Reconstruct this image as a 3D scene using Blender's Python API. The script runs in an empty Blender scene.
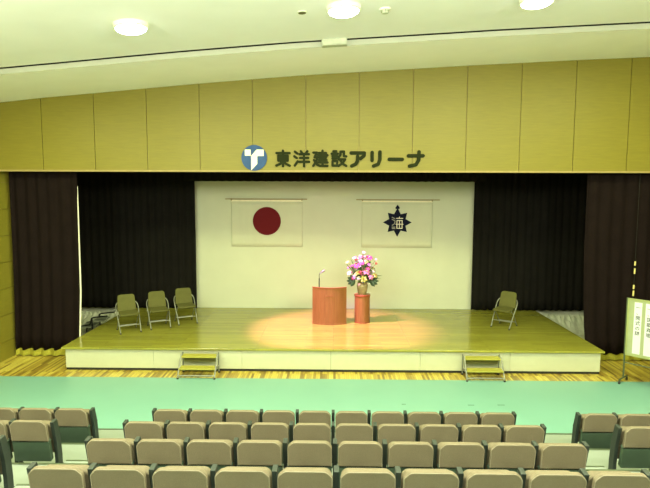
import bpy, bmesh, math, random
from mathutils import Vector, Matrix, Euler
C = bpy.context.scene.collection
S = bpy.context.scene
random.seed(7)
PI = math.pi

# ------------------------------------------------------------------ camera
F, CAMH, VX, VY, ROLL = 540.0, 4.14, 334.0, 192.0, 0.18
cd = bpy.data.cameras.new('camera'); cam = bpy.data.objects.new('camera', cd); C.objects.link(cam)
cd.sensor_width = 36.0; cd.lens = 36.0 * F / 650.0; cd.clip_end = 200
yaw, pit = math.atan((VX - 325) / F), math.atan((244 - VY) / F)
cam.matrix_world = (Matrix.Translation((0, 0, CAMH)) @ Matrix.Rotation(yaw, 4, 'Z')
                    @ Matrix.Rotation(PI / 2 - pit, 4, 'X') @ Matrix.Rotation(math.radians(ROLL), 4, 'Z'))
S.camera = cam

# ------------------------------------------------------------------ world, lights, exposure
w = bpy.data.worlds.new('hall_ambience'); S.world = w; w.use_nodes = True
w.node_tree.nodes['Background'].inputs[0].default_value = (0.90, 1.0, 0.60, 1)
w.node_tree.nodes['Background'].inputs[1].default_value = 0.36
LAMP_COL = (0.92, 1.0, 0.48)
FILL_COL = (0.98, 1.0, 0.72)
def area(name, loc, power, size, col, rot=(0, 0, 0)):
    l = bpy.data.lights.new(name, 'AREA'); l.shape = 'DISK'; l.size = size; l.energy = power; l.color = col
    o = bpy.data.objects.new(name, l); C.objects.link(o); o.location = loc; o.rotation_euler = rot
    return o
LIGHTS = [(-3.19, 8.66), (0.13, 8.62), (3.13, 8.76)]
def prof(x):
    P = [(-8.4, 6.15), (-6.9, 6.31), (-5.63, 6.42), (-4.39, 6.53), (-3.15, 6.64), (-1.89, 6.74), (-.68, 6.83), (.57, 6.9),
         (1.8, 6.97), (3, 7.04), (4.23, 7.1), (5.46, 7.16), (7.17, 7.23), (8.6, 7.28)]
    x = max(-8.4, min(8.6, x))
    for (a, b), (c, d) in zip(P, P[1:]):
        if a <= x <= c: return b + (d - b) * (x - a) / (c - a)
for i, (x, y) in enumerate(LIGHTS + [(-6.6, 8.9), (6.4, 9.0)]):
    area('ceiling_lamp', (x, y, prof(x) - 0.05), 185, 0.42, LAMP_COL)
for y, e in ((3.4, 600), (-0.6, 420)):  # unseen point lights, added and hung low to brighten the ceiling
    for x in (-5.0, 0.13, 5.0):
        pl = bpy.data.lights.new('ceiling_fill', 'POINT'); pl.energy = e; pl.color = FILL_COL; pl.shadow_soft_size = .22
        po = bpy.data.objects.new('ceiling_fill', pl); C.objects.link(po); po.location = (x, y, prof(x) - 1.0)
# stage spotlight on the batten behind the front wall
sl = bpy.data.lights.new('stage_spotlight', 'SPOT'); sl.energy = 5600; sl.color = (0.95, 0.36, 1.0)
sl.spot_size = math.radians(47.5); sl.spot_blend = 0.55; sl.shadow_soft_size = 0.06
so = bpy.data.objects.new('stage_spotlight', sl); C.objects.link(so)
so.location = (-1.3, 13.4, 6.6)
so.rotation_euler = (Vector((0.05, 13.95, .54)) - Vector(so.location)).to_track_quat('-Z', 'Y').to_euler()
S.view_settings.view_transform = 'Standard'; S.view_settings.look = 'None'
S.view_settings.exposure = 0.46; S.view_settings.gamma = 1.0; S.view_settings.use_curve_mapping = False
try: S.cycles.use_denoising = True; S.cycles.max_bounces = 8; S.cycles.diffuse_bounces = 6
except Exception: pass

# ------------------------------------------------------------------ materials
def srgb(r, g, b):
    f = lambda c: (c / 255 / 12.92) if c / 255 <= .04045 else ((c / 255 + .055) / 1.055) ** 2.4
    return (f(r), f(g), f(b), 1)
class NT:
    def __init__(s, name, rough=.6, metal=0.0, spec=.5):
        s.m = bpy.data.materials.new(name); s.m.use_nodes = True; s.t = s.m.node_tree; s.b = s.t.nodes['Principled BSDF']
        s.b.inputs['Roughness'].default_value = rough; s.b.inputs['Metallic'].default_value = metal
        s.b.inputs['Specular IOR Level'].default_value = spec
    def n(s, typ, **kw):
        nd = s.t.nodes.new(typ)
        for k, v in kw.items():
            if k in nd.inputs: nd.inputs[k].default_value = v
            else: setattr(nd, k, v)
        return nd
    def l(s, a, b): s.t.links.new(a, b)
    def coord(s, scale=(1, 1, 1), rot=(0, 0, 0)):
        tc = s.n('ShaderNodeTexCoord'); mp = s.n('ShaderNodeMapping')
        mp.inputs['Scale'].default_value = scale; mp.inputs['Rotation'].default_value = rot
        s.l(tc.outputs['Object'], mp.inputs['Vector']); return mp.outputs['Vector']
    def bump(s, h, strength=.2, dist=.01):
        b = s.n('ShaderNodeBump'); b.inputs['Strength'].default_value = strength; b.inputs['Distance'].default_value = dist
        s.l(h, b.inputs['Height']); s.l(b.outputs['Normal'], s.b.inputs['Normal'])
def ramp(t, fac, stops):
    r = t.n('ShaderNodeValToRGB'); e = r.color_ramp.elements
    while len(e) < len(stops): e.new(.5)
    for el, (p, c) in zip(e, stops): el.position = p; el.color = c
    t.l(fac, r.inputs['Fac']); return r.outputs['Color']
def plain(name, col, rough=.6, metal=0.0, var=.08, scale=8, bump=0.0, spec=.5):
    t = NT(name, rough, metal, spec); nz = t.n('ShaderNodeTexNoise', Scale=scale, Detail=4.0)
    t.l(t.coord(), nz.inputs['Vector'])
    a = tuple(c * (1 - var) for c in col[:3]) + (1,); b = tuple(min(1, c * (1 + var)) for c in col[:3]) + (1,)
    t.l(ramp(t, nz.outputs['Fac'], [(.3, a), (.7, b)]), t.b.inputs['Base Color'])
    if bump: t.bump(nz.outputs['Fac'], bump, .005)
    return t.m
def wood(name, c1, c2, scale=(1, 1, 14), rough=.45, spec=.4):
    t = NT(name, rough, 0, spec); nz = t.n('ShaderNodeTexNoise', Scale=3.0, Detail=6.0, Distortion=.3)
    t.l(t.coord(scale), nz.inputs['Vector'])
    t.l(ramp(t, nz.outputs['Fac'], [(.3, c1), (.7, c2)]), t.b.inputs['Base Color']); return t.m
def boards(name, cols, length, width, rot, rough, spec=.5, grain=(2, 30, 1), gap=.0015, gapcol=(.05, .04, .01, 1)):
    t = NT(name, rough, 0, spec); v = t.coord((1, 1, 1), rot)
    br = t.n('ShaderNodeTexBrick', Scale=1.0); br.offset = .37; br.offset_frequency = 3
    br.inputs['Brick Width'].default_value = length; br.inputs['Row Height'].default_value = width
    br.inputs['Mortar Size'].default_value = gap; br.inputs['Bias'].default_value = 0
    br.inputs['Color1'].default_value = (0, 0, 0, 1); br.inputs['Color2'].default_value = (1, 1, 1, 1)
    br.inputs['Mortar'].default_value = (.5, .5, .5, 1)
    t.l(v, br.inputs['Vector'])
    base = ramp(t, br.outputs['Color'], cols)
    mp = t.n('ShaderNodeMapping'); mp.inputs['Scale'].default_value = grain; t.l(v, mp.inputs['Vector'])
    nz = t.n('ShaderNodeTexNoise', Scale=1.5, Detail=5.0); t.l(mp.outputs['Vector'], nz.inputs['Vector'])
    g = ramp(t, nz.outputs['Fac'], [(.3, (.80, .80, .80, 1)), (.7, (1.1, 1.1, 1.1, 1))])
    mx = t.n('ShaderNodeMixRGB', blend_type='MULTIPLY'); mx.inputs['Fac'].default_value = 1
    t.l(base, mx.inputs['Color1']); t.l(g, mx.inputs['Color2'])
    m2 = t.n('ShaderNodeMixRGB'); m2.inputs['Color2'].default_value = gapcol
    t.l(br.outputs['Fac'], m2.inputs['Fac']); t.l(mx.outputs['Color'], m2.inputs['Color1'])
    t.l(m2.outputs['Color'], t.b.inputs['Base Color']); return t.m
def emit(name, col, strength):
    t = NT(name); t.b.inputs['Emission Color'].default_value = col; t.b.inputs['Emission Strength'].default_value = strength
    t.b.inputs['Base Color'].default_value = (.8, .8, .8, 1); return t.m
def cloth(name, col, rough=.9, var=.12, scale=60, bump=.25):
    t = NT(name, rough, 0, .06); nz = t.n('ShaderNodeTexNoise', Scale=scale, Detail=3.0); t.l(t.coord(), nz.inputs['Vector'])
    n2 = t.n('ShaderNodeTexNoise', Scale=3.0, Detail=3.0); t.l(t.coord(), n2.inputs['Vector'])
    ad = t.n('ShaderNodeMath', operation='ADD'); t.l(nz.outputs['Fac'], ad.inputs[0]); t.l(n2.outputs['Fac'], ad.inputs[1])
    hf = t.n('ShaderNodeMath', operation='MULTIPLY'); t.l(ad.outputs[0], hf.inputs[0]); hf.inputs[1].default_value = .5
    a = tuple(c * (1 - var) for c in col[:3]) + (1,); b = tuple(min(1, c * (1 + var)) for c in col[:3]) + (1,)
    t.l(ramp(t, hf.outputs[0], [(.35, a), (.65, b)]), t.b.inputs['Base Color'])
    t.bump(nz.outputs['Fac'], bump, .002); return t.m

M = {}
M['ceiling'] = plain('ceiling_paint', (.90, .88, .90, 1), .8, var=.02, scale=1.5)
M['soffit'] = plain('soffit_paint', (.94, .91, .90, 1), .8, var=.02, scale=1.5)
M['fascia'] = plain('fascia_grey', (.42, .43, .36, 1), .7, var=.02)
M['dark'] = plain('dark_gap', (.015, .015, .01, 1), .9)
M['panel'] = wood('yellow_wood_panel', (.168, .140, .0145, 1), (.195, .162, .016, 1), (1.2, 1, 16), .5)
M['panel_side'] = wood('yellow_wood_side_panel', (.205, .175, .02, 1), (.23, .198, .022, 1), (1, 1.2, 16), .5)
M['trim'] = plain('trim_brown', (.30, .22, .08, 1), .6)
M['white_wall'] = plain('white_backdrop', (.55, .57, .44, 1), .8, var=.02, scale=2)
M['wood_floor'] = boards('striped_wood_floor', [(0, (.16, .095, .018, 1)), (.3, (.32, .22, .035, 1)), (.6, (.50, .38, .06, 1)), (1, (.56, .46, .09, 1))], 1.5, .05, (0, 0, PI / 2), .3)
M['deck'] = boards('stage_deck_boards', [(0, (.235, .225, .034, 1)), (1, (.305, .292, .042, 1))], 1.8, .12, (0, 0, 0), .16, .6, gap=.002)
M['green'] = plain('green_floor_sheet', (.165, .335, .285, 1), .38, var=.03, scale=.8, spec=.35)
M['cream'] = plain('stage_cream_panel', (.445, .455, .32, 1), .55, var=.02)
M['platform'] = plain('platform_vinyl', (.20, .235, .20, 1), .5, var=.06, scale=3)
M['velvet'] = cloth('brown_velvet', (.0095, .0058, .0054, 1), .95, .2, 30)
M['black_cloth'] = cloth('black_cloth', (.0088, .008, .0068, 1), .95, .2, 30)
M['gold'] = cloth('gold_fringe', (.30, .28, .035, 1), .7, .25, 40)
M['pale'] = plain('pale_sheet', (.50, .52, .40, 1), .35, var=.15, scale=5, bump=.3)
M['binding'] = plain('white_binding', (.75, .72, .62, 1), .7)
M['seat_fabric'] = cloth('beige_seat_fabric', (.152, .128, .084, 1), .95, .14, 120, .4)
M['seat_piping'] = cloth('seat_piping', (.23, .20, .14, 1), .9, .1, 100, .2)
M['seat_green'] = plain('dark_green_plastic', (.040, .066, .042, 1), .45, var=.1)
M['seat_post'] = plain('dark_green_metal', (.014, .022, .017, 1), .6, var=.1)
M['chair_vinyl'] = plain('olive_vinyl', (.095, .093, .026, 1), .7, var=.06, spec=.15)
M['steel'] = plain('chrome_tube', (.20, .205, .165, 1), .35, .4, var=.05)
M['rubber'] = plain('black_rubber', (.015, .015, .015, 1), .6)
M['black_tube'] = plain('black_tube', (.012, .014, .012, 1), .35)
M['lectern'] = wood('reddish_wood', (.19, .078, .021, 1), (.245, .102, .03, 1), (14, 14, 1), .4)
M['lectern_top'] = wood('reddish_wood_top', (.20, .05, .018, 1), (.28, .075, .028, 1), (14, 2, 1), .35)
M['vase'] = plain('vase_glaze', (.25, .20, .10, 1), .45, var=.2)
M['leaf'] = plain('dark_leaf', (.025, .06, .025, 1), .5, var=.3)
M['leaf_light'] = plain('fresh_leaf', (.10, .18, .04, 1), .5, var=.3)
M['stem'] = plain('flower_stem', (.08, .12, .03, 1), .6)
M['tread'] = plain('yellow_tread', (.32, .295, .045, 1), .5, var=.08)
M['grey_tread'] = plain('grey_tread', (.25, .27, .2, 1), .5)
M['flag'] = cloth('flag_cloth', (.565, .58, .445, 1), .9, .03, 60, .1)
M['flag_red'] = cloth('flag_red', (.125, .012, .016, 1), .9, .05, 60, .1)
M['flag_navy'] = cloth('flag_navy', (.010, .012, .028, 1), .9, .05, 60, .1)
M['flag_white'] = cloth('flag_white', (.72, .68, .55, 1), .9, .03, 60, .1)
M['flag_grey'] = cloth('flag_grey', (.30, .30, .26, 1), .9, .03, 60, .1)
M['brass'] = plain('pole_wood', (.30, .24, .10, 1), .5)
M['rail_white'] = plain('rail_cream', (.85, .80, .60, 1), .5)
M['sign_dark'] = plain('sign_dark_olive', (.020, .024, .010, 1), .9, spec=.03)
M['sign_blue'] = plain('sign_blue', (.045, .085, .21, 1), .9, spec=.05)
M['sign_cream'] = plain('sign_cream', (.92, .92, .62, 1), .5, var=.01)
M['board'] = plain('board_cream_green', (.29, .32, .18, 1), .6, var=.05)
M['board_frame'] = plain('board_frame_dark', (.06, .08, .04, 1), .4)
M['board_rim'] = plain('board_rim_olive', (.28, .31, .12, 1), .5)
M['paper'] = plain('white_paper', (.60, .61, .66, 1), .8, var=.01)
M['ink'] = plain('black_ink', (.012, .012, .012, 1), .8)
M['rope_yellow'] = plain('yellow_tape', (.65, .55, .2, 1), .6)
M['rope_dark'] = plain('dark_cord', (.02, .02, .015, 1), .8)
M['diffuser'] = emit('lamp_diffuser', (.97, 1.0, .82, 1), 12.0)
M['fixture'] = plain('fixture_white', (.8, .82, .7, 1), .5)
M['junction'] = plain('junction_cream', (.46, .48, .38, 1), .6)
M['line'] = plain('line_tape', (.10, .22, .16, 1), .7)

# ------------------------------------------------------------------ mesh helpers
def add_box(bm, c, s, rot=None):
    v = bmesh.ops.create_cube(bm, size=1)['verts']
    mt = Matrix.Translation(c) @ (Euler(rot).to_matrix().to_4x4() if rot else Matrix()) @ Matrix.Diagonal((s[0], s[1], s[2], 1))
    bmesh.ops.transform(bm, matrix=mt, verts=v); return v
def add_prism(bm, pts, axis, a, b):
    """pts: 2D outline; axis: 'x','y' or 'z' = direction of extrusion from a to b"""
    def P(u, v, t): return {'z': (u, v, t), 'y': (u, t, v), 'x': (t, u, v)}[axis]
    A = [bm.verts.new(P(u, v, a)) for u, v in pts]; B = [bm.verts.new(P(u, v, b)) for u, v in pts]
    fs = [bm.faces.new(A), bm.faces.new(list(reversed(B)))]
    n = len(pts)
    for i in range(n): fs.append(bm.faces.new((A[i], B[i], B[(i + 1) % n], A[(i + 1) % n])))
    bmesh.ops.recalc_face_normals(bm, faces=fs)
def add_lathe(bm, profile, c=(0, 0, 0), seg=32):
    rings = []
    for r, z in profile:
        rings.append([bm.verts.new((c[0] + r * math.cos(2 * PI * k / seg), c[1] + r * math.sin(2 * PI * k / seg), c[2] + z)) for k in range(seg)])
    fs = []
    for a, b in zip(rings, rings[1:]):
        for k in range(seg): fs.append(bm.faces.new((a[k], a[(k + 1) % seg], b[(k + 1) % seg], b[k])))
    fs.append(bm.faces.new(list(reversed(rings[0])))); fs.append(bm.faces.new(rings[-1]))
    bmesh.ops.recalc_face_normals(bm, faces=fs)
def add_tube(bm, pts, r, seg=10):
    pts = [Vector(p) for p in pts]; rings = []; up = None
    for i, p in enumerate(pts):
        d = ((pts[min(i + 1, len(pts) - 1)] - p).normalized() + (p - pts[max(i - 1, 0)]).normalized())
        d.normalize()
        if up is None: up = d.orthogonal().normalized()
        up = (up - d * up.dot(d))
        up = up.normalized() if up.length > 1e-6 else d.orthogonal().normalized()
        sd = d.cross(up); rr = r[i] if isinstance(r, (list, tuple)) else r
        rings.append([bm.verts.new(p + (up * math.cos(2 * PI * k / seg) + sd * math.sin(2 * PI * k / seg)) * rr) for k in range(seg)])
    fs = []
    for a, b in zip(rings, rings[1:]):
        for k in range(seg): fs.append(bm.faces.new((a[k], a[(k + 1) % seg], b[(k + 1) % seg], b[k])))
    fs.append(bm.faces.new(list(reversed(rings[0])))); fs.append(bm.faces.new(rings[-1]))
    bmesh.ops.recalc_face_normals(bm, faces=fs)
def smooth_path(pts, n=6):
    pts = [Vector(p) for p in pts]; out = []
    for i in range(len(pts) - 1):
        p0, p1, p2, p3 = pts[max(i - 1, 0)], pts[i], pts[i + 1], pts[min(i + 2, len(pts) - 1)]
        for k in range(n):
            t = k / n
            out.append(.5 * ((2 * p1) + (p2 - p0) * t + (2 * p0 - 5 * p1 + 4 * p2 - p3) * t * t + (3 * p1 - p0 - 3 * p2 + p3) * t ** 3))
    return out + [pts[-1]]
def obj(name, bm, mat, parent=None, smooth=False, bevel=0.0, seg=2, loc=None):
    me = bpy.data.meshes.new(name); bm.normal_update(); bm.to_mesh(me); bm.free()
    o = bpy.data.objects.new(name, me); C.objects.link(o); me.materials.append(mat)
    if parent: o.parent = parent
    if loc: o.location = loc
    if smooth:
        for p in me.polygons: p.use_smooth = True
        try: me.set_sharp_from_angle(angle=math.radians(40))
        except Exception: pass
    if bevel:
        b = o.modifiers.new('bevel', 'BEVEL'); b.width = bevel; b.segments = seg; b.limit_method = 'ANGLE'
        b.angle_limit = math.radians(40)
    return o
def B(): return bmesh.new()
def boxo(name, c, s, mat, parent=None, bevel=0.0, rot=None, smooth=False):
    bm = B(); add_box(bm, c, s, rot); return obj(name, bm, mat, parent, bevel=bevel, smooth=smooth)
def thing(name, label, cat, loc=(0, 0, 0), rz=0.0, group=None):
    o = bpy.data.objects.new(name, None); C.objects.link(o); o.empty_display_size = .1
    o.location = loc; o.rotation_euler = (0, 0, rz); tag(o, label, cat, group); return o
def tag(o, label, cat, group=None):
    o['label'] = label; o['category'] = cat
    if group: o['group'] = group
    return o
def struct(o, label=None):
    o['kind'] = 'structure'
    if label: o['label'] = label
    return o
def dup(root, loc, rz=None, label=None):
    r = root.copy(); C.objects.link(r); r.location = loc
    if rz is not None: r.rotation_euler = (0, 0, rz)
    if label: r['label'] = label
    for ch in list(root.children):
        c = ch.copy(); C.objects.link(c); c.parent = r
        for g in list(ch.children):
            d = g.copy(); C.objects.link(d); d.parent = c
    return r
SC = [0]
def add_stroke(bm, pts, wd, y0, y1, ox, oz, sx, sz):
    """a brush stroke of width wd with round ends, standing in the XZ plane between y0 and y1"""
    P = [(ox + u * sx, oz + v * sz) for u, v in pts]; h = wd / 2
    for (a, b), (c, d) in zip(P, P[1:]):
        SC[0] = (SC[0] + 1) % 13; q = SC[0] * .0005
        L = math.hypot(c - a, d - b)
        if L < 1e-6: continue
        nx, nz = -(d - b) / L * h, (c - a) / L * h
        add_prism(bm, [(a + nx, b + nz), (a - nx, b - nz), (c - nx, d - nz), (c + nx, d + nz)], 'y', y0 - q, y1 - .0005)
    for a, b in P:
        SC[0] = (SC[0] + 1) % 13; q = SC[0] * .0005 + .00025
        add_prism(bm, [(a + h * math.cos(2 * PI * k / 12), b + h * math.sin(2 * PI * k / 12)) for k in range(12)], 'y', y0 - q, y1 - .0008)

# ================================================================== SETTING
XL, XR = -8.06, 8.25
struct(boxo('floor', (0.1, 7, -.1), (17.2, 24, .2), M['wood_floor']), 'striped wooden gymnasium floor')
bm = B(); add_box(bm, (0.115, 3.65, .003), (16.26, 16.0, .006)); struct(obj('floor_covering', bm, M['green']), 'mint green protective sheet over the gym floor')

# ceiling: a shallow vault rising to the right
XS = [-8.3 + 16.8 * i / 40 for i in range(41)]
def vault(bm, y0, y1, dz, th):
    pts = [(x, prof(x) + dz) for x in XS] + [(x, prof(x) + dz + th) for x in reversed(XS)]
    add_prism(bm, pts, 'y', y0, y1)
bm = B(); vault(bm, -5, 10.36, .10, .14); struct(obj('ceiling', bm, M['ceiling'], smooth=True), 'cream vaulted ceiling')
bm = B(); vault(bm, 10.52, 10.66, .10, .2); struct(obj('trim_1', bm, M['dark']), 'dark strip coloured as the shade in the ceiling gap')  # the strip's dark colour stands in for shade inside the slot
bm = B(); vault(bm, 10.452, 10.459, -.002, .098); struct(obj('trim_5', bm, M['fascia']), 'grey edge strip of the lower ceiling')
bm = B(); vault(bm, 10.46, 13.1, 0, .098); struct(obj('ceiling_soffit', bm, M['soffit'], smooth=True), 'lower cream soffit before the stage wall')

# front wall above the stage: tall yellow wood panels with open joints
bm = B()
seams = [-.67 + 1.244 * k for k in range(-6, 8)]
edges = [XL - .3] + [s for s in seams if XL < s < XR] + [XR + .3]
for a, b in zip(edges, edges[1:]):
    a2, b2 = a + .007, b - .007
    N = 6; top = [(a2 + (b2 - a2) * k / N) for k in range(N + 1)]
    add_prism(bm, [(x, prof(x) + .02) for x in top] + [(b2, 4.645), (a2, 4.645)], 'y', 12.8, 12.83)
wf = struct(obj('wall_front', bm, M['panel']), 'yellow wood panelled wall above the stage opening')
bm = B(); add_prism(bm, [(x, prof(x) + .03) for x in XS] + [(XR + .25, 4.65), (XL - .25, 4.65)], 'y', 12.83, 12.98)
obj('panel_backing', bm, M['trim'], wf)
struct(boxo('trim_2', ((XL + XR) / 2, 12.89, 4.625), (XR - XL + .5, .20, .04), M['trim']), 'thin brown trim along the lower edge of the wall')

# left side wall, horizontal panels
bm = B()
z = 0.0; zs = [0, .45, 1.1, 1.75, 2.4, 3.05, 3.7, 4.35, 5.0, 5.65, 6.3]
for a, b in zip(zs, zs[1:]): add_box(bm, (XL - .02, 6.0, (a + b) / 2), (.04, 22, b - a - .012))
wl = struct(obj('wall_left', bm, M['panel_side']), 'yellow wood panelled side wall')
boxo('panel_backing', (XL - .1, 6.0, 3.15), (.12, 22, 6.3), M['trim'], wl)
struct(boxo('wall_right', (XR + .1, 6.0, 3.7), (.2, 22, 7.4), M['panel_side']), 'yellow wood panelled side wall on the right')
struct(boxo('ceiling_stage', (0, 14.9, 7.4), (17.2, 3.6, .2), M['dark']), 'dark ceiling above the stage')
struct(boxo('wall_back', (0, 16.6, 3.5), (17.2, .2, 7.0), M['white_wall']), 'white backdrop wall of the stage')
for s, x in (('left', XL - .05), ('right', XR + .1)):
    boxo_ = struct(boxo('trim_3' if s == 'left' else 'trim_4', (x, 17.0, 3.5), (.2, 1.0, 7), M['trim']))

# seating platforms: stepped tiers
PLATZ = [.295, .58, .855, 1.118]; FRONT = [8.37, 7.27, 6.18, 5.12]
for k in range(4):
    y0 = FRONT[k + 1] if k < 3 else 3.2
    bm = B(); add_box(bm, (.115, (FRONT[k] + y0) / 2, PLATZ[k] / 2 + .005), (16.2, FRONT[k] - y0, PLATZ[k] - .004))
    p = struct(obj('seating_platform', bm, M['platform'], bevel=.006), 'cream stepped platform tier carrying seats')
    boxo('nosing', (.115, FRONT[k] - .004, PLATZ[k] + .0095), (16.2, .03, .006), M['board_frame'], p)

# ================================================================== STAGE
st = thing('stage', 'wide low wooden stage with polished olive deck and cream front', 'stage', (0, 0, 0))
SX0, SX1, SY0, SY1, SZ = -6.29, 6.17, 12.08, 16.48, .55
boxo('deck', ((SX0 + SX1) / 2, (SY0 + SY1) / 2, SZ - .0225), (SX1 - SX0, SY1 - SY0, .045), M['deck'], st, bevel=.004)
n = 6; wdt = (SX1 - SX0 - .14) / n
for k in range(n):
    boxo('front_panel', (SX0 + .07 + wdt * (k + .5), SY0 + .075, .275), (wdt - .006, .05, .43), M['cream'], st, bevel=.003)
boxo('side_panel', (SX0 + .09, (SY0 + SY1) / 2 + .05, .275), (.05, SY1 - SY0 - .15, .43), M['cream'], st)
boxo('side_panel', (SX1 - .09, (SY0 + SY1) / 2 + .05, .275), (.05, SY1 - SY0 - .15, .43), M['cream'], st)
boxo('kick_strip', ((SX0 + SX1) / 2, SY0 + .085, .033), (SX1 - SX0 - .16, .05, .054), M['dark'], st)
boxo('border_strip', ((SX0 + SX1) / 2, SY0 + .09, .497), (SX1 - SX0 - .16, .05, .016), M['dark'], st)  # dark border strip just under the deck edge
boxo('understructure', ((SX0 + SX1) / 2, (SY0 + SY1) / 2 + .1, .262), (SX1 - SX0 - .3, SY1 - SY0 - .25, .48), M['dark'], st)

# ------------------------------------------------------------------ curtains
def fold_sheet(bm, x0, x1, z0, z1, y, amp, pitch, seed, hem=0.0, nx_per=8, taper=1.0, fl=(0, 0), zb=0):
    rnd = random.Random(seed); N = max(8, int((x1 - x0) / pitch * nx_per)); NZ = 14
    ph = [rnd.uniform(-.5, .5) for _ in range(int((x1 - x0) / pitch) + 4)]
    am = [rnd.uniform(.55, 1.25) for _ in range(len(ph))]
    grid = []
    for j in range(NZ + 1):
        t = j / NZ; row = []
        for i in range(N + 1):
            s = (x1 - x0) * i / N / pitch; k = int(s); f = s - k
            a = am[k] * (1 - f) + am[k + 1] * f; p = ph[k] * (1 - f) + ph[k + 1] * f
            wv = math.sin(2 * PI * s + p * 2) * a
            yy = y + amp * wv * (taper + (1 - taper) * (1 - t))
            zz = z0 + (z1 - z0) * t + (hem * (.5 + .5 * wv) * (1 - t) ** 6)
            e = min(1, max(0, (zz + zb - .55) / 2.2)) ** .6; u = i / N
            row.append(bm.verts.new((x0 + (x1 - x0) * u + e * (fl[0] * (1 - u) + fl[1] * u), yy, zz)))
        grid.append(row)
    fs = []
    for a, b in zip(grid, grid[1:]):
        for i in range(N): fs.append(bm.faces.new((a[i], a[i + 1], b[i + 1], b[i])))
    bmesh.ops.recalc_face_normals(bm, faces=fs)
def curtain(name, label, x0, x1, z0, z1, y, amp, pitch, seed, mat, hem=0.0, th=.02, fl=(0, 0)):
    t = thing(name, label, 'curtain', ((x0 + x1) / 2, y, z0))
    bm = B(); fold_sheet(bm, x0 - (x0 + x1) / 2, x1 - (x0 + x1) / 2, 0, z1 - z0, 0, amp, pitch, seed, hem, fl=fl, zb=z0)
    o = obj('drape', bm, mat, t, smooth=True); sm = o.modifiers.new('thickness', 'SOLIDIFY'); sm.thickness = th; sm.offset = 0
    return t
lc = curtain('stage_curtain', 'brown velvet curtain beside the left wall with white edge and gold hem', -7.98, -6.325, .16, 5.0, 13.14, .03, .27, 3, M['velvet'], .04, fl=(.05, .06))
bm = B(); fold_sheet(bm, -.84, .84, -.145, .05, .006, .03, .27, 3, 0.02)
o = obj('gold_hem', bm, M['gold'], lc, smooth=True); sm = o.modifiers.new('thickness', 'SOLIDIFY'); sm.thickness = .012; o['label'] = 'gold fringe at the hem'
bm = B(); add_tube(bm, [(.815, -.03, -.1), (.82, -.03, .40), (.882, -.03, 1.5), (.90, -.03, 3.7), (.895, -.0, 4.1)], [.02, .02, .02, .012, .004], 8)
o = obj('edge_binding', bm, M['binding'], lc, smooth=True); o['label'] = 'white leading edge of the curtain'
rc = curtain('stage_curtain', 'brown velvet curtain behind the notice board with gold hem', 6.21, 8.22, .16, 5.0, 13.14, .03, .29, 5, M['velvet'], .04, fl=(-.13, 0))
bm = B(); fold_sheet(bm, -1.005, 1.005, -.145, .05, .006, .03, .29, 5, 0.02)
o = obj('gold_hem', bm, M['gold'], rc, smooth=True); sm = o.modifiers.new('thickness', 'SOLIDIFY'); sm.thickness = .012; o['label'] = 'gold fringe at the hem'
curtain('side_curtain', 'black stage side curtain hanging behind the three folding chairs', -7.95, -4.205, .565, 5.3, 16.3, .018, .22, 8, M['black_cloth'], .012)
curtain('side_curtain', 'black stage side curtain hanging behind the single folding chair', 4.195, 8.15, .565, 5.3, 16.3, .018, .22, 9, M['black_cloth'], .02)
curtain('border_curtain', 'black border curtain along the top of the white backdrop', -4.5, 4.5, 4.445, 7.3, 16.15, .02, .25, 10, M['black_cloth'], .01)

# pale crumpled sheets in the wings beyond the stage sides
def crumple(label, x0, x1, y0, y1, seed):
    rnd = random.Random(seed); bm = B(); NX, NY = 22, 10; g = []
    for j in range(NY + 1):
        row = []
        for i in range(NX + 1):
            u, v = i / NX, j / NY
            hgt = .014 if v < .73 else .014 + .42 * (v - .7) / .3 + (rnd.uniform(-.035, .035) if v < .95 else (.07 if i % 2 else -.05) * rnd.uniform(.4, 1.2))
            row.append(bm.verts.new((x0 + (x1 - x0) * u + rnd.uniform(-.02, .02), y0 + (y1 - y0) * v + rnd.uniform(-.02, .02), max(.014, hgt))))
        g.append(row)
    for a, b in zip(g, g[1:]):
        for i in range(NX): bm.faces.new((a[i], a[i + 1], b[i + 1], b[i]))
    o = obj('plastic_sheet', bm, M['pale']); s = o.modifiers.new('thickness', 'SOLIDIFY'); s.thickness = .008
    tag(o, label, 'sheet')
crumple('pale crumpled sheet in the wing left of the stage', -7.9, -6.42, 14.2, 16.12, 1)
crumple('pale crumpled sheet in the wing right of the stage', 6.40, 8.1, 14.2, 16.12, 2)

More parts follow.
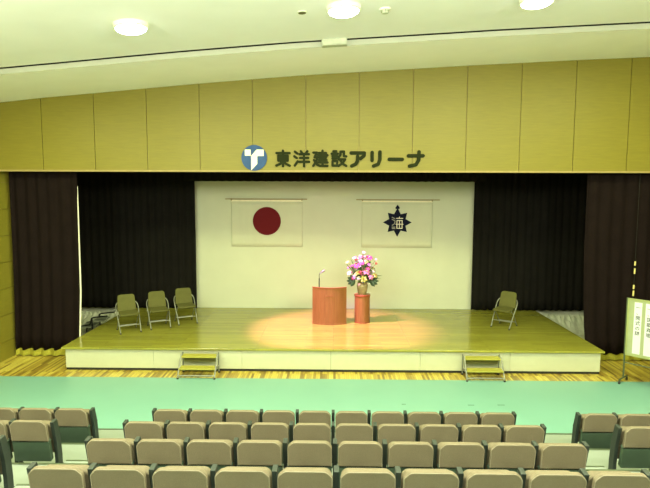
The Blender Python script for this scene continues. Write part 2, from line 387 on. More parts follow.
# ------------------------------------------------------------------ wall sign
GL = {
 'higashi': [[(.05, .85), (.95, .85)], [(.5, 1), (.5, 0)], [(.18, .68), (.82, .68), (.82, .36), (.18, .36), (.18, .68)], [(.18, .52), (.82, .52)], [(.5, .34), (.3, .16), (.04, .04)], [(.5, .34), (.7, .16), (.96, .04)]],
 'yo': [[(.06, .94), (.22, .82)], [(.02, .64), (.18, .53)], [(.05, .05), (.24, .32)], [(.45, .97), (.54, .84)], [(.88, .97), (.78, .84)], [(.36, .78), (.98, .78)], [(.4, .54), (.94, .54)], [(.32, .29), (1, .29)], [(.66, .8), (.66, 0)]],
 'ken': [[(.42, .86), (.9, .86), (.9, .56), (.42, .56)], [(.36, .71), (1, .71)], [(.42, .40), (.94, .40)], [(.38, .25), (1, .25)], [(.66, 1), (.66, .12)], [(.04, .88), (.28, .88), (.12, .58), (.29, .58), (.24, .32), (.03, .03)], [(.08, .4), (.3, .1), (.5, .03), (1, .03)]],
 'setsu': [[(.12, .97), (.32, .97)], [(.0, .81), (.43, .81)], [(.06, .66), (.38, .66)], [(.06, .51), (.38, .51)], [(.07, .34), (.38, .34), (.38, .05), (.07, .05), (.07, .34)], [(.60, .95), (.60, .74), (.48, .58)], [(.60, .95), (.84, .95), (.84, .66), (1, .64)], [(.5, .45), (.92, .45), (.75, .2), (.47, .03)], [(.58, .40), (.75, .17), (1, .03)]],
 'a': [[(.03, .9), (.97, .9), (.95, .72), (.70, .52)], [(.5, .68), (.48, .35), (.36, .15), (.08, .03)]],
 'ri': [[(.14, .94), (.14, .40)], [(.84, .97), (.84, .45), (.70, .15), (.28, .03)]],
 'bar': [[(.04, .48), (.96, .48)]],
 'na': [[(.0, .72), (1, .72)], [(.72, .98), (.70, .42), (.52, .12), (.08, .03)]],
}
sg = thing('wall_sign', 'dark raised Japanese lettering with round blue emblem on yellow panels', 'sign', (0, 12.8, 4.72))
bm = B(); add_prism(bm, [(-1.881 + .30 * math.cos(2 * PI * k / 48), .213 + .30 * math.sin(2 * PI * k / 48)) for k in range(48)], 'y', -.03, 0)
em = obj('emblem', bm, M['sign_blue'], sg); em['label'] = 'round blue emblem with a pale T mark'
def EP(px, py): return (-1.881 + (px - 118) / 85 * .30, .213 - (py - 98) / 73 * .30)
bm = B()
add_prism(bm, [EP(*p) for p in [(57, 52), (95, 52), (95, 86), (57, 86)]], 'y', -.036, -.03)
add_prism(bm, [EP(*p) for p in [(98, 88), (134, 52), (181, 52), (181, 88), (138, 88), (138, 132), (98, 168)]], 'y', -.036, -.03)
obj('emblem_mark', bm, M['sign_cream'], em)
cw, chh = .375, .385; px0 = -1.395
cx = [-1.395, -.965, -.525, -.085, .36, .825, 1.25, 1.71]
cws = [.37, .385, .375, .375, .36, .29, .36, .37]
for nm, x, cwid in zip(['higashi', 'yo', 'ken', 'setsu', 'a', 'ri', 'bar', 'na'], cx, cws):
    bm = B(); wdth = .057 if nm in ('higashi', 'yo', 'ken', 'setsu') else .082
    kana = nm in ('a', 'ri', 'bar', 'na')
    for s in GL[nm]: add_stroke(bm, s, wdth, -.03, 0, x + .02, .02, cwid - .03, .36 if not kana else .345)
    obj('letter', bm, M['sign_dark'], sg)

# ------------------------------------------------------------------ flags
def flag(label, x0, x1, ztop, zbot, rx0, rx1, zr, seed):
    t = thing('hanging_flag', label, 'flag', ((x0 + x1) / 2, 16.486, zbot), 0, 'flags on the white backdrop'); cx_ = (x0 + x1) / 2
    bm = B(); NX, NZ = 60, 10; rnd = random.Random(seed); W = x1 - x0; Hh = ztop - zbot; g = []
    for j in range(NZ + 1):
        row = []
        for i in range(NX + 1):
            u, v = i / NX, j / NZ
            d = -.002 + .003 * math.sin(u * 23 + seed) + .002 * math.sin(u * 61 + 2 * seed) * (.4 + .6 * v)
            row.append(bm.verts.new((-W / 2 + W * u, d, Hh * v)))
        g.append(row)
    for a, b in zip(g, g[1:]):
        for i in range(NX): bm.faces.new((a[i], a[i + 1], b[i + 1], b[i]))
    f = obj('cloth', bm, M['flag'], t, smooth=True); s = f.modifiers.new('thickness', 'SOLIDIFY'); s.thickness = .004
    boxo('hanging_rail', ((rx0 + rx1) / 2 - cx_, -.02, zr - zbot), (rx1 - rx0, .05, .03), M['brass'], t, bevel=.004)
    boxo('header_batten', (0, -.012, Hh + .0), (W, .03, .045), M['rail_white'], t, bevel=.004)
    for sx in (-1, 1): boxo('clip', (sx * (W / 2 - .02), -.02, Hh + .035), (.03, .05, .07), M['brass'], t)
    return t, f
t1, f1 = flag('white flag with large dark red disc on the backdrop', -3.15, -.96, 3.87, 2.46, -3.32, -.82, 3.92, 1)
bm = B(); cxx = -2.055 - (-3.15 - .96) / 2
add_prism(bm, [(cxx + .43 * math.cos(2 * PI * k / 64), .79 + .43 * math.sin(2 * PI * k / 64)) for k in range(64)], 'y', -.022, -.014)
obj('red_disc', bm, M['flag_red'], t1)
t2, f2 = flag('white flag with navy eight-pointed star emblem on the backdrop', .84, 2.99, 3.86, 2.45, .67, 3.20, 3.91, 2)
cxx = 1.927 - (.84 + 2.99) / 2; czz = 3.225 - 2.45
bm = B(); pts = []
for k in range(16):
    R_ = .44 if k % 4 == 0 else (.415 if k % 2 == 0 else .27)
    pts.append((cxx + R_ * math.sin(2 * PI * k / 16), czz + R_ * math.cos(2 * PI * k / 16)))
add_prism(bm, pts, 'y', -.022, -.014)
add_prism(bm, [(cxx, czz + .54), (cxx - .07, czz + .44), (cxx - .05, czz + .41), (cxx + .05, czz + .41), (cxx + .07, czz + .44)], 'y', -.0225, -.014)
star = obj('star_emblem', bm, M['flag_navy'], t2)
bm = B()
for s in [[(.0, .98), (.28, .84)], [(.0, .80), (.26, .68)], [(.3, .66), (.26, .42), (.02, .28)], [(.0, .12), (.3, .12)], [(.02, .0), (.3, .0)]]:
    add_stroke(bm, s, .028, -.027, -.0225, cxx - .16, czz - .185, .30, .35)
obj('water_strokes', bm, M['flag_grey'], star)
bm = B()
for s in [[(.40, .92), (1, .92)], [(.68, 1.05), (.68, .92)], [(.45, .72), (.95, .72), (.95, .0), (.45, .0), (.45, .72)], [(.36, .38), (1.04, .38)], [(.70, .72), (.70, 0)]]:
    add_stroke(bm, s, .026, -.027, -.0225, cxx - .155, czz - .18, .315, .33)
obj('character_strokes', bm, M['flag_white'], star)

# ------------------------------------------------------------------ lectern, microphone, pedestal, flowers
lt = thing('lectern', 'reddish wood lectern with bowed slatted front at stage centre', 'lectern', (-.115, 14.72, SZ))
def arc_pts(w, depth, bow, n=14):
    fr = [(-w / 2 + w * k / n, -depth / 2 - bow * (1 - (2 * k / n - 1) ** 2)) for k in range(n + 1)]
    return fr + [(w / 2, depth / 2), (-w / 2, depth / 2)]
bm = B(); Wd, D_, bow = .93, .42, .16; nn = 14
for k in range(nn):  # the bowed front is built of vertical slats
    u0, u1 = k / nn, (k + 1) / nn
    x0_, x1_ = -Wd / 2 + Wd * u0 + .0035, -Wd / 2 + Wd * u1 - .0035
    f = lambda x: -D_ / 2 - bow * (1 - (2 * x / Wd) ** 2)
    add_prism(bm, [(x0_, f(x0_)), (x1_, f(x1_)), (x1_, f(x1_) + .03), (x0_, f(x0_) + .03)], 'z', .04, 1.005)
obj('front_panel', bm, M['lectern'], lt)
bm = B(); add_prism(bm, [(x * .985, y + .022) for x, y in arc_pts(Wd, D_, bow)], 'z', .03, .86); obj('body', bm, M['lectern_top'], lt)
bm = B(); fr = arc_pts(Wd + .01, D_ + .02, bow)[:-2]
add_prism(bm, fr + [(x, y + .045) for x, y in reversed(fr)], 'z', 1.005, 1.025); obj('top_rail', bm, M['lectern_top'], lt, bevel=.004)
fr = arc_pts(Wd - .01, D_ - .05, bow)[:-2]; bm = B(); add_prism(bm, fr + [(x, y + .015) for x, y in reversed(fr)], 'z', .8, 1.005); obj('inner_panel', bm, M['lectern_top'], lt)
for sx in (-1, 1): boxo('side_panel', (sx * (Wd / 2 - .015), -.06, .49), (.03, D_ - .12, .94), M['lectern_top'], lt)
bm = B(); add_prism(bm, arc_pts(Wd + .01, D_ + .01, bow), 'z', 0, .04); obj('plinth', bm, M['lectern'], lt)
boxo('plaque', (.0, -D_ / 2 - bow - .001, .79), (.22, .012, .012), M['lectern_top'], lt)
mc = thing('microphone', 'gooseneck microphone standing on the left of the lectern top', 'microphone', (-.40, 14.66, SZ + .865))
bm = B(); add_lathe(bm, [(.07, 0), (.07, .015), (.03, .025), (.014, .03)], seg=20); obj('base', bm, M['rubber'], mc, smooth=True)
bm = B(); add_tube(bm, [(0, 0, .02), (0, 0, .37)], .016, 10); obj('stand', bm, M['black_tube'], mc, smooth=True)
bm = B(); add_tube(bm, smooth_path([(0, 0, .37), (0, 0, .45), (.02, .01, .50), (.06, .03, .53)]), .009, 8); obj('gooseneck', bm, M['black_tube'], mc, smooth=True)
bm = B(); add_tube(bm, [(.05, .025, .52), (.065, .032, .532), (.13, .06, .575), (.15, .07, .582)], [.012, .022, .026, .012], 10); obj('capsule', bm, M['steel'], mc, smooth=True)

pd = thing('pedestal', 'round reddish wood pedestal right of the lectern', 'pedestal', (.79, 14.75, SZ))
bm = B(); add_lathe(bm, [(.212, .03), (.212, .73)], seg=48); obj('column', bm, M['lectern'], pd, smooth=True)
bm = B(); add_lathe(bm, [(.218, 0), (.218, .03)], seg=48); obj('plinth', bm, M['lectern_top'], pd, smooth=True)
bm = B(); add_lathe(bm, [(.222, .73), (.226, .74), (.226, .775), (.22, .78)], seg=48); obj('top', bm, M['lectern_top'], pd, smooth=True)

fl = thing('flower_arrangement', 'tall bouquet of pink, white and yellow flowers in a tan vase on pedestal', 'flowers', (.79, 14.75, SZ + .78))
bm = B(); add_lathe(bm, [(.105, 0), (.115, .02), (.145, .16), (.155, .24), (.140, .29), (.128, .31), (.138, .335), (.12, .335), (.10, .28), (.09, .1)], seg=32)
obj('vase', bm, M['vase'], fl, smooth=True)
def petal(bm, c, d, up, L, wd, curl):
    sd = d.cross(up).normalized(); n = 5; prev = None
    for i in range(n + 1):
        t = i / n; p = c + d * (L * t) + up * (L * (.55 * t - curl * t * t)); h = wd * math.sin(PI * min(.97, t * .9 + .08))
        cur = (bm.verts.new(p - sd * h), bm.verts.new(p + up * (-.15 * h)), bm.verts.new(p + sd * h))
        if prev:
            bm.faces.new((prev[0], prev[1], cur[1], cur[0])); bm.faces.new((prev[1], prev[2], cur[2], cur[1]))
        prev = cur
def blossom(c, nrm, R_, kind, mat, mat2):
    nrm = nrm.normalized(); a = nrm.orthogonal().normalized(); b = nrm.cross(a); bm = B(); n = {'lily': 6, 'rose': 9, 'daisy': 12}[kind]
    for k in range(n):
        th = 2 * PI * k / n + random.uniform(-.1, .1); d = (a * math.cos(th) + b * math.sin(th))
        if kind == 'rose':
            lay = k % 3; petal(bm, c, d, nrm, R_ * (.6 + .2 * lay), R_ * .42, .1 + .3 * lay)
        else: petal(bm, c, d, nrm, R_, R_ * (.30 if kind == 'lily' else .16), .75)
    o = obj('blossom', bm, mat, fl, smooth=True)
    s = o.modifiers.new('thickness', 'SOLIDIFY'); s.thickness = .003
    bm = B(); bmesh.ops.create_icosphere(bm, subdivisions=1, radius=R_ * .18, matrix=Matrix.Translation(c + nrm * R_ * .2)); obj('blossom_centre', bm, mat2, o, smooth=True)
pet = {k: plain('petal_' + k, v, .6, var=.12, scale=30) for k, v in dict(pink=(.42, .05, .17, 1), rose=(.46, .16, .24, 1), white=(.46, .44, .36, 1), yellow=(.50, .45, .13, 1), red=(.38, .03, .04, 1), lilac=(.34, .24, .34, 1)).items()}
rf = random.Random(21)
hub = Vector((0, 0, .30))
spec = []
fixed = [('pink', 'lily', -.18, .62, .13), ('pink', 'lily', .17, .83, .14), ('rose', 'lily', .10, .45, .15), ('pink', 'lily', -.03, .68, .10), ('white', 'lily', -.38, .40, .13), ('white', 'lily', .30, .47, .12),
         ('yellow', 'lily', .02, .24, .14), ('white', 'lily', -.12, .27, .11), ('yellow', 'rose', -.14, .42, .09), ('white', 'lily', .02, .98, .10), ('white', 'lily', -.25, .82, .09), ('yellow', 'rose', .08, .72, .09),
         ('red', 'rose', -.20, .78, .07), ('red', 'rose', -.08, .44, .07), ('red', 'rose', .36, .66, .06), ('yellow', 'lily', -.43, .70, .08), ('white', 'lily', .36, .78, .09), ('rose', 'lily', .22, .30, .10), ('lilac', 'daisy', -.25, .28, .09), ('yellow', 'lily', .34, .34, .10), ('white', 'lily', .24, .62, .10)]
for col, kd, x, z, r in fixed: spec.append((col, kd, Vector((x, -.16 - .10 * math.cos(x * 3) + rf.uniform(-.04, .04), z + .22)), r * (.60 if col == 'white' else .82)))
for i in range(50):
    th = rf.uniform(0, 2 * PI); rr = rf.uniform(.12, .42); z = rf.uniform(.30, .98); rr *= (1.0 if z < .7 else max(.25, 1 - (z - .7) * 2))
    spec.append((rf.choice(['pink', 'rose', 'white', 'pink', 'yellow', 'white', 'rose']), rf.choice(['lily', 'rose', 'daisy']), Vector((rr * math.cos(th), rr * math.sin(th) * .7, z + .12)), rf.uniform(.04, .075)))
bs = B()
for col, kd, p, r in spec:
    nrm = (p - hub) * 1.0 + Vector((0, -.35, .05)); blossom(p, nrm, r, kd, pet[col], pet['yellow'] if col != 'yellow' else pet['red'])
    add_tube(bs, smooth_path([(p.x * .12, p.y * .12, .2), hub.lerp(p, .45) + Vector((0, 0, .06)), p], 3), .005, 5)
obj('stems', bs, M['stem'], fl, smooth=True)
def leaf(bm, base, tip, wd, droop=.1):
    base, tip = Vector(base), Vector(tip); d = tip - base; sd = d.cross(Vector((0, 1, .2))).normalized(); n = 6; prev = None
    for i in range(n + 1):
        t = i / n; p = base + d * t + Vector((0, 0, -droop * t * t)); h = wd * math.sin(PI * min(.98, t * .93 + .05))
        cur = (bm.verts.new(p - sd * h), bm.verts.new(p + Vector((0, .012, 0))), bm.verts.new(p + sd * h))
        if prev: bm.faces.new((prev[0], prev[1], cur[1], cur[0])); bm.faces.new((prev[1], prev[2], cur[2], cur[1]))
        prev = cur
def leafobj(*a, mat='leaf', name='leaf'):
    bm = B(); leaf(bm, *a); o = obj(name, bm, M[mat], fl, smooth=True); s = o.modifiers.new('thickness', 'SOLIDIFY'); s.thickness = .003
for sx in (-1, 1):  # the big round leaves low at both sides
    for k in range(5):
        an = math.radians(-70 + 34 * k); c = Vector((sx * .27, -.10, .40))
        leafobj(c - Vector((sx * .06, 0, 0)), c + Vector((sx * .17 * math.cos(an), -.05, .17 * math.sin(an))), .06, .0)
for i in range(46):
    th = rf.uniform(0, 2 * PI); rr = rf.uniform(.25, .5); z = rf.uniform(.35, 1.05); rr *= (1.0 if z < .7 else max(.2, 1 - (z - .7) * 1.8))
    leafobj((rr * .3 * math.cos(th), rr * .3 * math.sin(th) - .04, .35 + .3 * (z - .35)), (rr * math.cos(th), rr * math.sin(th) * .7, z), rf.uniform(.025, .045), .05, mat=rf.choice(['leaf', 'leaf_light', 'leaf']))
for x, z in ((-.50, .92), (.54, .54), (.0, 1.28), (.50, .45), (-.34, 1.02)):
    leafobj((x * .3, -.05, .5), (x, -.1, z), .016, .0, mat='leaf_light', name='grass_blade')

# ------------------------------------------------------------------ folding chairs on the stage
def round_poly(pts, r, n=4):
    out = []; m = len(pts)
    for i in range(m):
        p = Vector(pts[i]); a = (Vector(pts[i - 1]) - p); b = (Vector(pts[(i + 1) % m]) - p)
        ri = r[i] if isinstance(r, (list, tuple)) else r
        p1 = p + a.normalized() * ri; p2 = p + b.normalized() * ri
        for k in range(n + 1):
            t = k / n; out.append(tuple(p1 * (1 - t) ** 2 + p * 2 * t * (1 - t) + p2 * t * t))
    return out
def make_folding_chair(label, loc, rz):
    t = thing('folding_chair', label, 'chair', loc, rz, 'folding chairs on the stage'); t.scale = (1.1, 1.1, 1.1); t.location.z += .012
    bm = B(); add_prism(bm, round_poly([(-.215, -.21), (.215, -.21), (.195, .19), (-.195, .19)], .06), 'z', -.02, .022)
    bmesh.ops.transform(bm, matrix=Matrix.Translation((0, 0, .435)) @ Matrix.Rotation(math.radians(4), 4, 'X'), verts=bm.verts)
    obj('seat', bm, M['chair_vinyl'], t, smooth=True, bevel=.01)
    bm = B(); add_prism(bm, round_poly([(-.215, 0), (.215, 0), (.19, .39), (-.19, .39)], [.03, .03, .07, .07]), 'y', -.016, .016)
    bmesh.ops.transform(bm, matrix=Matrix.Translation((0, .17, .45)) @ Matrix.Rotation(math.radians(-14), 4, 'X'), verts=bm.verts)
    obj('backrest', bm, M['chair_vinyl'], t, smooth=True, bevel=.008)
    for s in (-1, 1):
        bm = B(); add_tube(bm, smooth_path([(s * .20, .235, .65), (s * .232, .205, .615), (s * .25, .15, .54), (s * .245, .06, .42), (s * .235, -.08, .22), (s * .225, -.215, .02)], 4), .0125, 8)
        l = obj('front_leg', bm, M['steel'], t, smooth=True)
        bm = B(); add_tube(bm, [(s * .225, -.213, .022), (s * .225, -.222, .0)], .016, 8); obj('rubber_foot', bm, M['rubber'], l)
        bm = B(); add_tube(bm, smooth_path([(s * .215, -.10, .42), (s * .215, .02, .33), (s * .215, .16, .16), (s * .215, .27, .02)], 3), .011, 8)
        l = obj('rear_leg', bm, M['steel'], t, smooth=True)
        bm = B(); add_tube(bm, [(s * .215, .268, .022), (s * .215, .278, .0)], .015, 8); obj('rubber_foot', bm, M['rubber'], l)
    bm = B(); add_tube(bm, [(-.232, -.115, .165), (.232, -.115, .165)], .010, 8); obj('stretcher', bm, M['steel'], t, smooth=True)
    bm = B(); add_tube(bm, [(-.215, .20, .11), (.215, .20, .11)], .010, 8); obj('stretcher', bm, M['steel'], t, smooth=True)
    return t
fc = make_folding_chair('olive folding chair nearest the left stage edge, first of the row of three', (-5.26, 13.53, SZ), math.radians(32))
dup(fc, (-4.63, 13.99, SZ + .012), math.radians(29), 'olive folding chair in the middle of the row of three')
dup(fc, (-4.05, 14.49, SZ + .012), math.radians(29), 'olive folding chair nearest the white backdrop, last of the row of three')
dup(fc, (4.56, 14.28, SZ + .012), math.radians(-40), 'single olive folding chair on the right side of the stage')

# ------------------------------------------------------------------ portable stage steps
def make_steps(label, loc, rz, tread_mat, tube_mat, w=.84, group=None):
    t = thing('stage_steps', label, 'steps', loc, rz, group); r = .017
    # local: foot of the steps at y = 0, the stage at y = +.5 ; rises towards +y
    for z, y in ((.20, .06), (.41, .27)):
        boxo('tread', (0, y + .115, z), (w - .02, .23, .035), tread_mat, t, bevel=.006)
    bm = B(); add_box(bm, (0, .375, .335), (w - .1, .015, .11)); obj('riser', bm, M['chair_vinyl'] if tread_mat is M['tread'] else tread_mat, t)
    for s in (-1, 1):
        x = s * w / 2
        bm = B(); add_tube(bm, [(x, 0, .0), (x, .01, .06), (x, .33, .475)], r, 8); f = obj('front_leg', bm, tube_mat, t, smooth=True)
        bm = B(); add_tube(bm, [(x, 0, 0), (x, 0, .03)], .024, 8); obj('rubber_foot', bm, M['rubber'], f)
        bm = B(); add_tube(bm, [(x, .47, 0), (x, .455, .48)], r, 8); f = obj('rear_leg', bm, tube_mat, t, smooth=True)
        bm = B(); add_tube(bm, [(x, .47, 0), (x, .47, .03)], .024, 8); obj('rubber_foot', bm, M['rubber'], f)
        bm = B(); add_tube(bm, [(x, .10, .16), (x, .465, .16)], .012, 8); obj('side_rail', bm, tube_mat, t, smooth=True)
    for y, z in ((.005, .075), (.46, .12)):
        bm = B(); add_tube(bm, [(-w / 2, y, z), (w / 2, y, z)], r * .9, 8); obj('crossbar', bm, tube_mat, t, smooth=True)
    return t
make_steps('two-tread yellow portable steps against the stage front, left pair', (-3.04, 11.565, 0.006), 0, M['tread'], M['steel'], .82, 'portable steps at the stage front')['label'] = 'yellow two-tread portable steps at the stage front, on the side of the three chairs'
make_steps('x', (3.35, 11.565, 0.006), 0, M['tread'], M['steel'], .82, 'portable steps at the stage front')['label'] = 'yellow two-tread portable steps at the stage front, on the side of the single chair'
sr = thing('side_steps', 'small dark steps with black tube rail at the left side of the stage', 'steps', (-6.9, 15.2, .02))
for s, y in ((0, -.25), (1, .25)):
    bm = B(); add_tube(bm, [(-.36, y, 0), (-.34, y, .29), (-.04, y, .34), (.0, y, .40), (.03, y, .53), (.10, y, .555), (.48, y, .60)], .022, 8); obj('tube_rail', bm, M['black_tube'], sr, smooth=True)
    bm = B(); add_tube(bm, [(.04, y, 0), (.04, y, .52)], .02, 8); obj('leg', bm, M['black_tube'], sr, smooth=True)
boxo('tread', (-.17, 0, .27), (.30, .52, .03), M['grey_tread'], sr); boxo('tread', (.2, 0, .45), (.30, .52, .03), M['grey_tread'], sr)

# ------------------------------------------------------------------ notice board on casters
ang = math.atan2(-.75, .66)
nb = thing('notice_board', 'cream notice board on casters with paper programme strips, right of the stage', 'board', (6.37, 11.62, 0.006), ang)
BW, z0, z1 = 1.8, .625, 1.87
boxo('panel', (BW / 2, 0, (z0 + z1) / 2), (BW - .04, .03, z1 - z0 - .04), M['board'], nb)
bm = B()
for c, s in (((BW / 2, 0, z1 - .015), (BW, .045, .04)), ((BW / 2, 0, z0 + .015), (BW, .045, .04)), ((.02, 0, (z0 + z1) / 2), (.04, .045, z1 - z0)), ((BW - .02, 0, (z0 + z1) / 2), (.04, .045, z1 - z0))): add_box(bm, c, s)
obj('frame', bm, M['board_rim'], nb, bevel=.005)
for x in (-.012, BW + .012):
    bm = B(); add_tube(bm, [(x, 0, .09), (x, 0, 1.88)], .018, 10); lg = obj('leg', bm, M['board_frame'], nb, smooth=True)
    bm = B(); add_tube(bm, [(x, -.22, .085), (x, -.17, .10), (x, .17, .10), (x, .22, .085)], .018, 8); ft = obj('foot_bar', bm, M['board_frame'], nb, smooth=True)
    for y in (-.2, .2):
        bm = B(); add_tube(bm, [(x - .013, y, .035), (x + .013, y, .035)], .035, 14); obj('caster', bm, M['rubber'], ft)
bm = B(); add_tube(bm, [(0, 0, .45), (BW, 0, .45)], .012, 8); obj('crossbar', bm, M['board_frame'], nb, smooth=True)
def glyph(bm, ch, x, z, size, y):
    cu = bpy.data.curves.new('glyph', 'FONT'); cu.body = ch; cu.size = size; cu.offset = .0012; cu.resolution_u = 2
    o = bpy.data.objects.new('glyph', cu); C.objects.link(o)
    dg = bpy.context.evaluated_depsgraph_get(); me = bpy.data.meshes.new_from_object(o.evaluated_get(dg))
    mt = Matrix.Translation((x, y, z)) @ Matrix.Rotation(PI / 2, 4, 'X'); me.transform(mt); bm.from_mesh(me)
    bpy.data.objects.remove(o); bpy.data.meshes.remove(me); bpy.data.curves.remove(cu)
for x, txt in ((.14, '一、開式の辞'), (.36, '一、国歌斉唱'), (.58, '一、校長式辞'), (.80, '一、閉式の辞')):
    if x > .5: txt = ''
    ps = boxo('paper_strip', (x + .075, -.0185, (z0 + z1) / 2 + .0), (.15, .003, 1.12), M['paper'], nb)
    if txt:
        bm = B()
        for k, ch in enumerate(txt): glyph(bm, ch, x + .028 + (.01 if ch == '、' else 0), 1.66 - .112 * k, .100, -.0205)
        obj('lettering', bm, M['ink'], ps)
# (strips past the frame edge stay blank)

# hanging cord with yellow tape bands
hr = thing('marker_rope', 'thin dark rope with yellow tape bands hanging before the right curtain', 'rope', (7.21, 12.95, 1.24))
bm = B(); add_tube(bm, [(0, 0, 0), (0, 0, 3.368)], .003, 6); obj('cord', bm, M['rope_dark'], hr)
for a, b in ((.43, .56), (.60, .70), (.97, 1.10), (1.17, 1.27)):
    bm = B(); add_tube(bm, [(0, 0, a), (.004, 0, b)], .018, 8); obj('tape_band', bm, M['rope_yellow'], hr)

# ------------------------------------------------------------------ ceiling fittings
def tilt_at(x): return math.atan((prof(x + .3) - prof(x - .3)) / .6)
lights_where = ['over the round emblem side, left of three', 'above the wall sign, middle of three', 'at the top right, right of three']
LL = ['round glowing ceiling lamp on the left, on the lowest part of the ceiling', 'round glowing ceiling lamp nearest the small junction box', 'round glowing ceiling lamp at the right, on the highest part of the ceiling']
for (x, y), lb in zip(LIGHTS, LL):
    t = thing('ceiling_lamp', lb, 'lamp', (x, y, prof(x) + .10), 0, 'round ceiling lamps'); t.rotation_euler = (0, -tilt_at(x), 0)
    bm = B(); add_lathe(bm, [(.25, -.07), (.265, -.06), (.265, 0.0)], seg=40); obj('housing', bm, M['fixture'], t, smooth=True)
    bm = B(); add_lathe(bm, [(.10, -.128), (.18, -.115), (.225, -.09), (.235, -.07)], seg=40); obj('diffuser', bm, M['diffuser'], t, smooth=True)
t = thing('ceiling_vent', 'small dark recessed ceiling ring left of the middle lamp', 'vent', (-.515, 8.745, prof(-.515) + .10)); t.rotation_euler = (0, -tilt_at(-.5), 0)
bm = B(); add_lathe(bm, [(.05, -.012), (.075, -.010), (.08, 0)], seg=24); o = obj('ring', bm, M['fixture'], t, smooth=True)
bm = B(); add_lathe(bm, [(.06, -.018), (.06, -.008)], seg=24); obj('opening', bm, plain('recess_dark', (.10, .09, .03, 1), .7), t)
t = thing('smoke_detector', 'small white ceiling detector right of the middle lamp', 'detector', (.787, 8.826, prof(.787) + .10)); t.rotation_euler = (0, -tilt_at(.8), 0)
bm = B(); add_lathe(bm, [(.07, -.025), (.085, -.02), (.09, 0)], seg=28); obj('base', bm, M['fixture'], t, smooth=True)
bm = B(); add_lathe(bm, [(.03, -.075), (.05, -.07), (.055, -.055), (.035, -.025)], seg=24); obj('sensor', bm, M['junction'], t, smooth=True)
bm = B()
for k in range(4): add_tube(bm, [(.05 * math.cos(k * PI / 2), .05 * math.sin(k * PI / 2), -.025), (.058 * math.cos(k * PI / 2), .058 * math.sin(k * PI / 2), -.06)], .004, 6)
obj('guard', bm, M['board_frame'], t)
jb = thing('junction_box', 'small pale box bridging the dark gap of the ceiling', 'box', (-.01, 10.42, prof(-.01) + .05)); jb.rotation_euler = (0, -tilt_at(-.25), 0)
boxo('cover', (0, -.03, .0), (.47, .16, .13), M['junction'], jb, bevel=.006); boxo('lid', (0, -.115, -.005), (.44, .012, .09), M['junction'], jb, bevel=.003)

# floor marks on the green sheet
for x, y, l, lb in ((2.69, 10.24, .12, 'short dark tape mark on green sheet, nearer the stage centre of the pair'), (3.28, 10.26, .14, 'short dark tape mark on green sheet, nearer the right side of the pair'), (1.38, 10.25, .08, 'tiny dark tape mark on green sheet behind the middle seats')):
    o = boxo('tape_mark', (0, 0, .001), (l, .04, .002), M['line']); o.location = (x, y, .006); tag(o, lb, 'tape')

# ------------------------------------------------------------------ auditorium seats
PITCH, PW = .520, .468
def outline(w, h, ch, low=.02):
    return round_poly([(-w / 2, 0), (w / 2, 0), (w / 2, h - ch), (w / 2 - ch, h), (-w / 2 + ch, h), (-w / 2, h - ch)], [low, low, .02, .025, .025, .02], 3)
TILT = Matrix.Rotation(math.radians(10), 4, 'X')   # the back leans away from the stage
def lean(bm, dz): bmesh.ops.transform(bm, matrix=Matrix.Translation((0, 0, dz)) @ TILT, verts=bm.verts)
def post_bm(x):
    bm = B()
    add_prism(bm, [(.15, .0), (.04, .0), (.04, .18), (.02, .42), (-.045, .685), (.05, .695), (.12, .46), (.15, .18)], 'x', x - .022, x + .022)
    return bm
def make_seat():
    t = thing('auditorium_seat', 'x', 'seat', (0, 0, 0), 0, 'folding auditorium seats')
    bm = B(); add_prism(bm, outline(PW - .012, .285, .055), 'y', -.030, .020); lean(bm, .172)
    for v in bm.verts: v.co += TILT @ Vector((0, 0, .285))
    obj('back_pad', bm, M['seat_fabric'], t, smooth=True, bevel=.016, seg=3)
    # piping round the rear edge of the pad
    bm = B(); pts = outline(PW - .02, .281, .054); pts = [(u, v) for u, v in pts if v > .005]
    idx = max(range(len(pts)), key=lambda i: pts[i][0] - 10 * pts[i][1]); pts = pts[idx:] + pts[:idx]
    add_tube(bm, [(u, -.027, v) for u, v in pts], .0045, 6); lean(bm, .172)
    for v in bm.verts: v.co += TILT @ Vector((0, 0, .285))
    obj('piping', bm, M['seat_piping'], t, smooth=True)
    bm = B(); add_prism(bm, outline(PW - .01, .30, .01), 'y', -.025, .03); lean(bm, .172); obj('back_shell', bm, M['seat_green'], t, smooth=True, bevel=.01)
    bm = B(); add_prism(bm, outline(PW - .03, .42, .04), 'y', .10, .19); lean(bm, .20); obj('seat_cushion', bm, M['seat_fabric'], t, smooth=True, bevel=.02, seg=3)
    p = obj('side_post', post_bm(-PITCH / 2), M['seat_post'], t, bevel=.003)
    bm = B(); add_box(bm, (-PITCH / 2, .085, .47), (.047, .09, .03), (math.radians(-12), 0, 0)); obj('armrest', bm, M['seat_post'], p, bevel=.01)
    bm = B(); add_box(bm, (-PITCH / 2, .095, .03), (.05, .14, .06)); obj('base_foot', bm, M['seat_post'], p, bevel=.006)
    return t
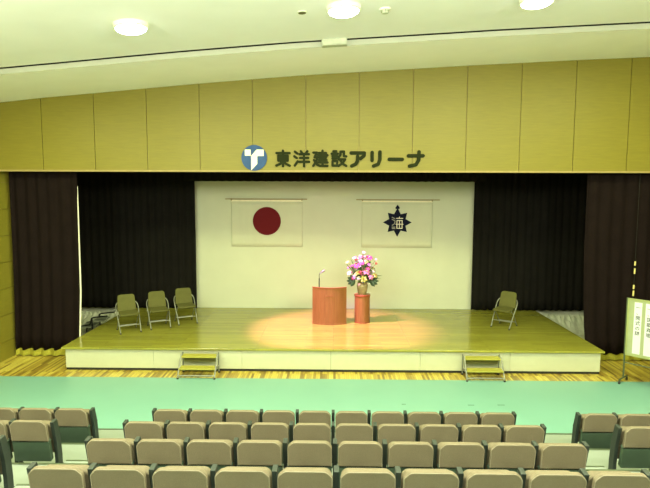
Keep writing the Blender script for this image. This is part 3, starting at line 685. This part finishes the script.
def add_end_post(t):
    p = obj('side_post', post_bm(PITCH / 2), M['seat_post'], t, bevel=.003)
    bm = B(); add_box(bm, (PITCH / 2, .085, .47), (.047, .09, .03), (math.radians(-12), 0, 0)); obj('armrest', bm, M['seat_post'], p, bevel=.01)
    bm = B(); add_box(bm, (PITCH / 2, .095, .03), (.05, .14, .06)); obj('base_foot', bm, M['seat_post'], p, bevel=.006)
proto = make_seat(); used = [False]
ROWY = [7.53, 6.47, 5.42, 4.36]
ORD = ['first', 'second', 'third', 'fourth', 'fifth', 'sixth', 'seventh', 'eighth', 'ninth', 'tenth']
ROWN = ['row nearest the stage', 'second row from the stage', 'third row from the stage', 'row nearest the viewer']
def place(x, r, label, end):
    loc = (x, ROWY[r], PLATZ[r] + .005)
    if not used[0]: used[0] = True; t = proto; t.location = loc; t['label'] = label
    else: t = dup(proto, loc, 0, label)
    if end: ends.append(t)
ends = []
for r in range(4):
    for k in range(10):
        place((k - 4.5) * PITCH + (.0, .0, .02, .03)[r], r, 'beige auditorium seat, middle block, %s, %s from the left aisle' % (ROWN[r], ORD[k]), k == 9)
for r, nL in ((0, 3), (1, 2), (2, 1)):
    for k in range(nL):
        place(-3.51 - PITCH / 2 - k * PITCH, r, 'beige auditorium seat, left block, %s, %s from the aisle' % (ROWN[r], ORD[k]), k == 0)
for r, nR in ((0, 3), (1, 2)):
    for k in range(nR):
        place(3.52 + PITCH / 2 + k * PITCH, r, 'beige auditorium seat, right block, %s, %s from the aisle' % (ROWN[r], ORD[k]), k == nR - 1)
for t in ends: add_end_post(t)

# aisle half steps between the blocks
for sx, side in ((-1, 'left'), (1, 'right')):
    for k in range(3):
        d = .36; yb = FRONT[k + 1]
        o = thing('aisle_step', 'low cream half step in the %s aisle below the %s' % (side, ROWN[k + 1]), 'step', (sx * 3.05, yb, PLATZ[k] + .005), 0, 'aisle half steps')
        boxo('block', (0, d / 2 + .004, .068), (.70, d, .136), M['platform'], o, bevel=.004)
        boxo('nosing', (0, d - .008, .139), (.70, .025, .006), M['board_frame'], o)
